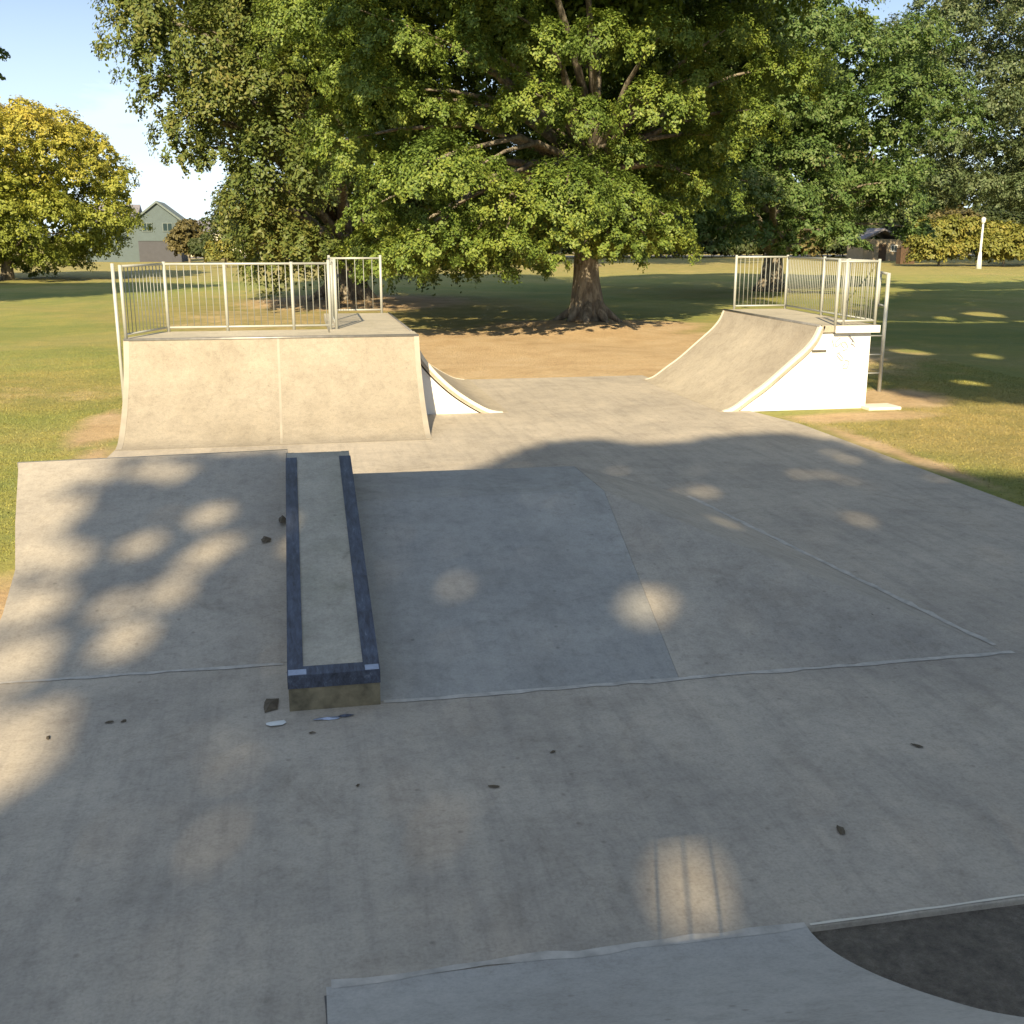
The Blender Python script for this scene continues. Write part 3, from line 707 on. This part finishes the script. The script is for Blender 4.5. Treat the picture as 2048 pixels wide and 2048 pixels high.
tree('autumn_tree', 'rounded yellow orange autumn tree standing on the lawn at far left', (-19.5, 81), .4, 12, (-19.3, 81, 5.8), (8.6, 7.0, 6.2), 150, 1.7, 60, 24, .20, M['leafY'],
     zmin=.3, core=9000, core_s=.45, droop=.4, limbs=12, fill=(.7, .95), flare=1.4, space=1.2, corer=.55, rear=True, sig=.075)

# --- trees outside the frame whose shade falls on the lawn
tree('leaning_tree', 'dark leaf tips of a tree just outside the left edge', (-20.5, 52), .25, 13, (-17.2, 52, 12.0), (2.6, 2, 1.8), 12, 1.0, 40, 12, .16, M['leafR'], zmin=4, core=500, core_s=.3,
     explicit=[W(-14, 52, 105)+(.60,), W(-6, 52, 152)+(.3,)], limbs=5, lean=(2.5, 0), flare=1.2)
# --- canopy behind the camera that shades the foreground (gaps where the sun patches fall)
holes = [(-2.15, 11.44, 0.33), (-1.85, 11.62, 0.3), (-1.96, 10.45, 0.33), (-2.02, 9.62, 0.28), (-1.5, 11.57, 0.22), (-1.13, 11.61, 0.2), (-0.89, 11.5, 0.2), (-0.59, 10.25, 0.2), (-1.17, 9.61, 0.2), (-1.74, 9.35, 0.2), (-0.72, 9.19, 0.2), (-0.96, 8.58, 0.22), (-1.35, 8.36, 0.18), (-1.27, 7.71, 0.22), (-0.54, 9.51, 0.17), (-1.95, 8.45, 0.25), (-1.98, 7.5, 0.25), (0.1, 9.41, 0.16), (2.52, 7.6, 0.25), (1.24, 8.19, 0.1), (0.68, 8.49, 0.07), (1.89, 8.62, 0.07), (4.49, 11.44, 0.2), (4.2, 11.5, 0.13), (4.01, 9.77, 0.2), (5.62, 9.96, 0.17), (3.83, 12.77, 0.13), (5.98, 12.11, 0.15), (6.31, 12.11, 0.14), (6.38, 11.74, 0.15), (7.03, 12.85, 0.18), (7.01, 13.37, 0.13), (7.53, 11.66, 0.1), (1.60, 4.06, 0.21), (2.73, 4.71, 0.1), (-1.76, 6.3, 0.25), (-1.68, 6.5, 0.2), (-1.74, 5.86, 0.25), (-1.04, 5.0, 0.1), (-0.45, 5.85, 0.09), (-0.51, 4.72, 0.1), (0.51, 4.7, 0.1), (0.53, 5.09, 0.09), (-1.89, 7.25, 0.18)]
poly = np.array([(.72, 11.42), (1.6, 12.6), (2.4, 13.6), (2.87, 14.1), (3.43, 14.8), (4.07, 14.95), (4.64, 14.35), (5.41, 14.45), (6.12, 14.9), (6.99, 14.9), (7.5, 14.0), (7.55, 12.6), (7.9, 12.1), (8.8, 11.5), (12, 11.0), (16, 9.5),
                 (17, 2), (14, -6), (3, -9), (-7, -7), (-9, 0), (-6, 4.2), (-1.7, 5.5), (-1.9, 6.8), (-2.1, 8), (-2.0, 9.3), (-1.85, 10.3), (-1.7, 10.9), (-1.9, 11.3), (-1.5, 11.9), (-.6, 12.05), (.13, 12.0)])
def inpoly(P, poly):
    x, y = P[:, 0], P[:, 1]; ins = np.zeros(len(P), bool); j = len(poly)-1
    for i in range(len(poly)):
        xi, yi = poly[i]; xj, yj = poly[j]
        ins ^= ((yi > y) != (yj > y)) & (x < (xj-xi)*(y-yi)/(yj-yi+1e-12)+xi); j = i
    return ins
su = np.array([-S[0], -S[1]])/math.hypot(S[0], S[1]); sv = np.array([-su[1], su[0]])
def canopy(label, base, poly, holes, t0, ts, n, leaf, soft, mat, limbs_to):
    poly = np.array(poly); lo = poly.min(0); hi = poly.max(0)
    G = rng.uniform(lo, hi, (n, 2)); G = G[inpoly(G+rng.normal(0, soft, G.shape), poly)]
    keep = np.ones(len(G), bool)
    for hx, hy, hr in holes:
        d = G-np.array([hx, hy]); a = d@su*S[2]; c = d@sv
        keep &= (a*a+c*c) > hr**2
    G = G[keep]; k = len(G); t = t0 + rng.normal(0, ts, k)
    P = np.stack([G[:, 0]+S[0]*t, G[:, 1]+S[1]*t, S[2]*t], 1)
    root = empty('shade_tree', (base[0], base[1], GZ)); tag(root, label, 'tree')
    P -= np.array([base[0], base[1], GZ])
    link('crown', leafmesh('crown', P, rng.normal(size=P.shape)*.6+S, leaf*rng.uniform(.7, 1.35, k), .7), mat, root)
    b = MB(); zt = t0*S[2]
    b.tube([(0, 0, -.2), (0, .1, 1), (.2, 0, zt*.35), (.1, .3, zt*.6), (-.3, 0, zt*.9)], [.9, .6, .5, .4, .2], 14)
    for ex, ey in limbs_to: b.tube([(0, .1, zt*.4), (ex*.4, ey*.4, zt*.7), (ex, ey, zt)], [.3, .2, .06], 8)
    b.build('trunk', M['bark'], root, True)
H2 = []
for i, (x, y, r) in enumerate(holes):
    if i < 18 or r >= .25: r2 = r*(.9 if x < -1.7 else .74)
    elif r > .105: r2 = r*.62
    elif i > 33:      # several small gaps side by side give a broken, streaky patch
        for _ in range(7):
            H2.append((x+random.gauss(0, .10), y+random.gauss(0, .30), random.uniform(.03, .055)))
        continue
    else: r2 = r*.8
    for _ in range(2): H2.append((x+random.gauss(0, .22), y+random.gauss(0, .35), random.uniform(.02, .055)))
    H2.append((x, y, {18: .165, 33: .145}.get(i, r2)))
canopy('huge spreading tree behind the camera that shades the foreground', (1.5, -27.0), poly, H2, 36, 2.2, 330000, .145, .10, M['leafR'], [(-8, 4), (6, 5), (-4, -5), (4, -6), (-2, 6)])
canopy('broad tree outside the left edge shading a strip of lawn', (-24, 42), [(-4.6, 69.5), (-9, 73), (-14, 75), (-22, 77), (-32, 77), (-33, 60), (-26, 53), (-17, 53), (-13, 55.5), (-10, 61)], [], 30.5, 1.6, 60000, .34, .5, M['leafR'], [(-5, 3), (5, 3), (0, -6)])
canopy('broad tree just outside the right of the picture', (11.5, -4), [(10.9, 18.6), (12.2, 21.5), (13.6, 22.4), (14.3, 27), (19, 34), (30, 34), (28, 24), (20, 18.5), (14.0, 16.7), (12.2, 17.2)], [(15.5, 25.6, .5), (17, 24.5, .35), (13.2, 19.6, .3), (16, 21, .3)], 31, 2, 60000, .26, .4, M['leafR'], [(-4, 3), (5, 3), (0, 5)])
canopy('second broad tree outside the right edge, farther along the lawn', (21, 16), [(19.3, 34.5), (22, 40), (27, 47), (33, 55), (60, 55), (48, 40), (31, 34.5)], [(26, 38, .7), (23, 36, .4), (34, 45, .6)], 31, 2, 60000, .36, .6, M['leafR'], [(-5, 3), (6, 3), (4, 7)])
canopy('third broad tree outside the right edge, farthest along', (37, 38), [(33.5, 55.5), (37, 62), (58, 67), (82, 64), (70, 59), (60, 55.5)], [(45, 60, .9)], 31, 2, 60000, .42, .8, M['leafR'], [(-5, 3), (6, 3), (5, 7)])

# ------------------------------------------------------------------ far background
def shrub(name, label, x, y, rx, ry, h, mat, group=None, leaf=.35, n=1, cat='shrub', tufts=60, per=10):
    root = empty(name, (x, y, GZ)); tag(root, label, cat, group)
    Ps, Ns, Ss = [], [], []
    k = max(5, int(9*rx*h/4))
    for i in range(k):
        c = np.array([rng.uniform(-rx, rx)*.75, rng.uniform(-ry, ry)*.75, h*rng.uniform(.2, .72)])
        p_, n_, s_ = pad_leaves(c, min(rx, h)*.42, tufts, per, .3, .8, leaf, 1, .13); Ps.append(p_); Ns.append(n_); Ss.append(s_)
    P = np.concatenate(Ps); ok = P[:, 2] > .05
    link('foliage', leafmesh('foliage', P[ok], np.concatenate(Ns)[ok], np.concatenate(Ss)[ok]), mat, root)
    b = MB(); b.tube([(0, 0, -.1), (0, 0, h*.5)], [.15, .05], 6); b.build('stem', M['bark'], root)
    return root
def P2(px, Yy): return W(px, Yy, 500)[0]
shrub('shrub', 'olive brown shrub right of the two storey house', P2(378, 128), 128, 2.2, 2, 5.6, M['leafB'])
shrub('shrub', 'lower green shrub beside the pale car at far left', P2(408, 126), 126, 1.6, 1.6, 3.9, M['leafD'])
shrub('shrub', 'small yellow green bush at the foot of the weeping tree', P2(450, 110), 110, 1.6, 1.5, 3.6, M['leafYb'])
for px, Yy, rx, h, lb in ((1880, 100, 3.2, 5.6, 'yellow shrub left of the white lamp post'), (2010, 100, 3.0, 5.2, 'yellow shrub right of the white lamp post'), (2080, 104, 3.0, 5.6, 'yellow shrub at the far right edge')):
    shrub('autumn_shrub', lb, P2(px, Yy), Yy, rx, 2, h, M['leafYb'], 'yellow shrubs along the far side of the park')
k = 0
for px in range(1110, 2300, 96):
    k += 1
    Yy = 150
    shrub('hedge_bush', ['dark bush in the far hedge line', ][0]+' '+['just right of the elm trunk', 'above the parked grey car', 'behind the pale fence', 'left of the right ramp railing', 'behind the left post of the right ramp railing', 'behind the right ramp railing', 'behind the right ramp front bars', 'behind the beige shed', 'right of the brown bin', 'left of the white lamp post', 'at the right edge', 'beyond the right edge', 'farthest right'][k-1],
          P2(px, Yy), Yy, 5.2, 2.5, 7.5, M['leafD'] if k % 3 else M['leafB'], 'dark bushes along the far hedge line', .7, tufts=40)
for j, (px, Yy, h, rx, mt, lb) in enumerate([(1150, 190, 22, 10, 'leafD', 'far dark tree behind the elm crown'), (1330, 185, 24, 10, 'leafC', 'far tree right of the elm crown'), (1500, 190, 20, 10, 'leafD', 'far dark tree behind the spreading tree'),
                                  (1680, 185, 20, 10, 'leafB', 'far brownish tree behind the right railing'), (1860, 190, 18, 10, 'leafD', 'far dark tree behind the yellow shrubs'), (2040, 185, 21, 10, 'leafG', 'far tree at the right edge')]):
    x = P2(px, Yy)
    tree('far_tree', lb, (x, Yy), .5, h, (x, Yy, h*.55), (rx, 6, h*.46), 40, 3.4, 26, 9, .8, M[mt], zmin=1, core=2500, core_s=1.2, limbs=4, group='trees beyond the park', flare=1.2)
for j, (px, Yy, h, rx, lb) in enumerate([(560, 150, 9, 8, 'far tree line behind the weeping tree trunk'), (700, 150, 11, 9, 'far dark tree seen between the weeping tree and the elm'), (860, 150, 11, 9, 'far dark tree left of the elm trunk'), (1010, 150, 11, 9, 'far dark tree close beside the elm trunk')]):
    x = P2(px, Yy); tree('far_tree', lb, (x, Yy), .4, h, (x, Yy, h*.5), (rx, 5, h*.5), 34, 2.6, 28, 9, .7, M['leafD'], zmin=.2, core=2500, core_s=1.0, limbs=3, group='trees beyond the park', flare=1.2)

# road beyond the lawn
b = MB(); b.box(-320, 420, 158, 168, -.15, .012); tag(b.build('road', M['asphalt']), kind='structure')

def window(parent, x, y, z, w, h, tm='trim'):
    b = MB(); b.box(x-w/2, x+w/2, y-.10, y+.06, z, z+.09); b.box(x-w/2, x+w/2, y-.10, y+.06, z+h-.09, z+h)
    b.box(x-w/2, x-w/2+.09, y-.10, y+.06, z+.09, z+h-.09); b.box(x+w/2-.09, x+w/2, y-.10, y+.06, z+.09, z+h-.09); b.box(x-.04, x+.04, y-.09, y+.05, z+.09, z+h-.09)
    o = b.build('window', M[tm], parent)
    b = MB(); b.box(x-w/2+.09, x+w/2-.09, y-.05, y+.02, z+.09, z+h-.09); b.build('pane', M['glass'], o)
def gable(b, x0, x1, y0, y1, z0, z1, o=.35):   # ridge along y
    xm = (x0+x1)/2
    b.add([(x0-o, y0-o, z0-.15), (x1+o, y0-o, z0-.15), (xm, y0-o, z1), (x0-o, y1+o, z0-.15), (x1+o, y1+o, z0-.15), (xm, y1+o, z1),
           (x0-o, y0-o, z0-.4), (x1+o, y0-o, z0-.4), (xm, y0-o, z1-.25), (x0-o, y1+o, z0-.4), (x1+o, y1+o, z0-.4), (xm, y1+o, z1-.25)],
          [(0, 3, 5, 2), (1, 2, 5, 4), (6, 8, 11, 9), (7, 10, 11, 8), (0, 2, 8, 6), (2, 1, 7, 8), (3, 9, 11, 5), (5, 11, 10, 4), (0, 6, 9, 3), (1, 4, 10, 7)])
hx = W(320, 135, 500)[0]
root = empty('two_storey_house', (hx, 135, GZ)); tag(root, 'grey green two storey house with gabled roof behind the autumn tree', 'house')
b = MB(); b.box(-2.4, 2.4, 0, 8, 2.4, 4.9); b.add([(-2.4, 0, 4.9), (2.4, 0, 4.9), (0, 0, 6.6), (-2.4, 8, 4.9), (2.4, 8, 4.9), (0, 8, 6.6)], [(0, 1, 2), (3, 5, 4), (0, 2, 5, 3), (1, 4, 5, 2)])
b.build('upper_wall', M['teal'], root)
b = MB(); b.box(-2.35, 2.35, .06, 8, -.1, 2.4); b.build('lower_wall', M['tealdk'], root)
b = MB(); gable(b, -2.4, 2.4, 0, 8, 4.95, 6.9, .3); b.build('roof', M['roofg'], root)
b = MB(); b.box(-8.5, -2.4, 1.5, 8, -.1, 4.6); b.build('wing_wall', M['teal'], root)
b = MB(); b.add([(-8.9, 1.0, 4.5), (-2.4, 1.0, 4.5), (-2.4, 4.7, 6.6), (-8.0, 4.7, 6.6), (-8.9, 8.4, 4.5), (-2.4, 8.4, 4.5)], [(0, 1, 2, 3), (3, 2, 5, 4), (0, 3, 4), (1, 5, 2), (0, 4, 5, 1)]); b.build('wing_roof', M['roofd'], root)
for wx in (-1.25, 1.05): window(root, wx, 0, 3.45, 1.15, 1.0, 'roofg')
window(root, -4.2, 1.5, 3.3, 1.1, 1.0, 'roofg')
hx = W(428, 172, 500)[0]
root = empty('cream_house', (hx, 172, GZ)); tag(root, 'low cream building with dark grey roof between shrub and weeping tree', 'house')
b = MB(); b.box(-5.5, 5.5, 0, 8, -.1, 3.7); b.build('wall', M['cream'], root)
b = MB(); b.add([(-6, -.6, 3.6), (6, -.6, 3.6), (6, 8.6, 3.6), (-6, 8.6, 3.6), (-2.5, 4, 5.3), (3, 4, 5.3)], [(0, 1, 5, 4), (1, 2, 5), (2, 3, 4, 5), (3, 0, 4), (0, 3, 2, 1)]); b.build('roof', M['roofd'], root)
for wx in (-2.5, 1.8): window(root, wx, 0, 1.1, 1.5, 1.2)
hx = W(1765, 125, 500)[0]
root = empty('beige_shed', (hx, 125, GZ)); tag(root, 'small beige building with low roof seen under the right hand trees', 'building')
b = MB(); b.box(-2.6, 2.6, 0, 4, -.1, 2.6); b.build('wall', M['beige'], root)
b = MB(); gable(b, -2.6, 2.6, 0, 4, 2.75, 3.9, .2); b.build('roof', M['roofd'], root)
b = MB(); b.box(-.5, .5, -.03, .05, 0, 2.0); b.build('door', M['brown'], root)
window(root, 1.5, 0, 1.1, .9, .8)
for px, Yy, w_, h_, mt, lb in ((1215, 176, 9, 3.8, 'cream', 'pale house right of the elm trunk beyond the road'), (1310, 180, 9, 3.6, 'cream', 'cream house behind the pale fence')):
    x = W(px, Yy, 500)[0]
    root = empty('pale_house', (x, Yy, GZ)); tag(root, lb, 'house')
    b = MB(); b.box(-w_/2, w_/2, 0, 7, -.1, h_-.6); b.build('wall', M[mt], root)
    b = MB(); b.add([(-w_/2-.5, -.5, h_-.7), (w_/2+.5, -.5, h_-.7), (w_/2+.5, 7.5, h_-.7), (-w_/2-.5, 7.5, h_-.7), (-w_/4, 3.5, h_+1), (w_/4, 3.5, h_+1)], [(0, 1, 5, 4), (1, 2, 5), (2, 3, 4, 5), (3, 0, 4), (0, 3, 2, 1)]); b.build('roof', M['roofd'], root)
    for wx in (-w_/4, w_/4): window(root, wx, 0, 1.0, 1.5, 1.1)
# parked cars
def car(label, x, y, mat, rz=0):
    root = empty('parked_car', (x, y, -.03), rz); tag(root, label, 'car')
    pr = [(-2.1, .35), (-2.15, .75), (-1.9, .92), (-1.2, 1.0), (-.6, 1.42), (.75, 1.45), (1.45, 1.0), (2.05, .9), (2.15, .5), (2.05, .3)]
    b = MB(); b.add([(a, -.85, z) for a, z in pr]+[(a, .85, z) for a, z in pr], [tuple(range(10)), tuple(range(10, 20))[::-1]]+[(i, 10+i, 10+(i+1) % 10, (i+1) % 10) for i in range(10)])
    b.build('body', mat, root, bevel=.05)
    for a, c in ((-.95, -.05), (.03, 1.2)):
        b = MB(); b.add([(a, -.87, 1.0), (c, -.87, 1.0), (min(c, .72), -.80, 1.36), (max(a+.35 if a < -.5 else a, -.55), -.80, 1.36), (a, -.84, 1.0), (c, -.84, 1.0), (min(c, .72), -.78, 1.36), (max(a+.35 if a < -.5 else a, -.55), -.78, 1.36)],
                        [(0, 1, 2, 3), (7, 6, 5, 4), (0, 4, 5, 1), (1, 5, 6, 2), (2, 6, 7, 3), (3, 7, 4, 0)]); b.build('window', M['glass'], root)
    for wx in (-1.35, 1.3):
        for wy in (-.8, .8):
            b = MB(); b.tube([(wx, wy-.1, .32), (wx, wy+.1, .32)], .32, 16); w_ = b.build('wheel', M['tyre'], root)
            b = MB(); b.tube([(wx, wy-.115, .32), (wx, wy-.10, .32)], .18, 12); b.build('rim', M['carw'], w_)
car('pale silver car parked beside the cream building at far left', W(447, 140, 500)[0], 140, M['carw'], .1)
car('dark grey car parked on the far road right of the elm trunk', W(1262, 156, 500)[0], 156.5, M['carg'])
car('grey car parked on the far road behind the pale fence', W(1330, 156, 500)[0]+.5, 156.5, M['carw'])
# fence along the far side
fx0, fx1 = W(1100, 152, 500)[0], W(1780, 152, 500)[0]
root = empty('far_fence', ((fx0+fx1)/2, 152, GZ)); tag(root, 'low pale timber fence along the far side of the lawn', 'fence')
w_ = fx1-fx0; k = 26
for i in range(k+1):
    b = MB(); x = -w_/2+w_*i/k; b.box(x-.07, x+.07, -.07, .07, -.1, 1.15); b.build('post', M['fence'], root)
for z in (.45, .9):
    b = MB(); b.box(-w_/2, w_/2, -.09, -.072, z, z+.13); b.build('rail', M['fence'], root)
# lamp post with white skirt, brown bin
x = W(1961, 92, 500)[0]
root = empty('lamp_post', (x, 92, GZ)); tag(root, 'white lamp post standing on the far lawn at right', 'lamp post')
b = MB(); b.tube([(0, 0, -.1), (0, 0, 4.1)], [.13, .08], 10); b.build('pole', M['trim'], root, True)
b = MB(); b.tube([(0, 0, 4.05), (0, 0, 4.15), (0, 0, 4.5), (0, 0, 4.62)], [.1, .17, .20, .05], 12); b.build('lantern', M['trim'], root, True)
b = MB(); b.tube([(0, 0, -.1), (0, 0, 1.5)], [.28, .13], 10); b.build('base', M['trim'], root, True)
x = W(1812, 110, 500)[0]
root = empty('park_bin', (x, 110, GZ)); tag(root, 'dark brown timber bin on the far lawn below the right trees', 'bin')
for i in range(8):
    b = MB(); xx = -.85+.213*i; b.box(xx, xx+.195, -.5, -.46, 0, 1.75); b.build('slat', M['brown'], root)
b = MB(); b.box(-.83, .83, -.455, .45, -.05, 1.7); b.build('body', M['brown'], root)
b = MB(); b.box(-.92, .92, -.56, .52, 1.755, 1.85); b.build('lid', M['brown'], root, bevel=.02)

# ------------------------------------------------------------------ sky, sun, camera
w = bpy.data.worlds.new("World"); sc.world = w; w.use_nodes = True
nt = w.node_tree; bg = nt.nodes['Background']
sky = nt.nodes.new('ShaderNodeTexSky'); sky.sky_type = 'NISHITA'; sky.sun_disc = False
sky.sun_elevation = R(SUN_EL); sky.sun_rotation = R(180+SUN_AZ)
sky.air_density = 1.0; sky.dust_density = .6; sky.ozone_density = 1.6
tc = nt.nodes.new('ShaderNodeTexCoord'); mp = nt.nodes.new('ShaderNodeMapping')
mp.inputs['Scale'].default_value = (1.2, 1.2, 6.5); mp.inputs['Rotation'].default_value = (.12, .1, .2)
nt.links.new(tc.outputs['Generated'], mp.inputs['Vector'])
cn = noise(nt, mp.outputs[0], 1.6, 7, .55, .5)
cf = ramp(nt, cn, [(.40, (0, 0, 0)), (.66, (1, 1, 1))])
sx = nt.nodes.new('ShaderNodeSeparateXYZ'); nt.links.new(tc.outputs['Generated'], sx.inputs[0])
hz = ramp(nt, sx.outputs['Z'], [(.0, (.85, .85, .85)), (.10, (.5, .5, .5)), (.30, (0, 0, 0))])
cm = mix(nt, mth(nt, 'MAXIMUM', mth(nt, 'MULTIPLY', cf, .6), hz), mix(nt, 1.0, sky.outputs[0], (.66, .86, 1.15), 'MULTIPLY'), (13.5, 15.5, 17.0))
nt.links.new(cm, bg.inputs['Color']); bg.inputs['Strength'].default_value = .05

sun = bpy.data.lights.new('sun', 'SUN'); sun.energy = 5.0; sun.angle = R(.53); sun.color = (1.0, .84, .56)
so = bpy.data.objects.new('sun', sun); col.objects.link(so)
so.rotation_euler = Vector((-S[0], -S[1], -S[2])).to_track_quat('-Z', 'Y').to_euler(); so.location = (-8, -20, 20)

cam = bpy.data.cameras.new('camera'); cam.sensor_width = 36; cam.lens = 36*1080/1024; cam.clip_end = 3000; cam.clip_start = .05
co = bpy.data.objects.new('camera', cam); col.objects.link(co); co.location = (0, 0, 2.85)
co.rotation_euler = (R(90-14.3), 0, R(-11)); sc.camera = co
vs_ = sc.view_settings; vs_.view_transform = 'Standard'; vs_.look = 'None'; vs_.exposure = .96; vs_.gamma = 1; vs_.use_curve_mapping = False
sc.cycles.max_bounces = 6; sc.cycles.diffuse_bounces = 2; sc.cycles.transmission_bounces = 3; sc.cycles.glossy_bounces = 2
sc.cycles.use_denoising = True
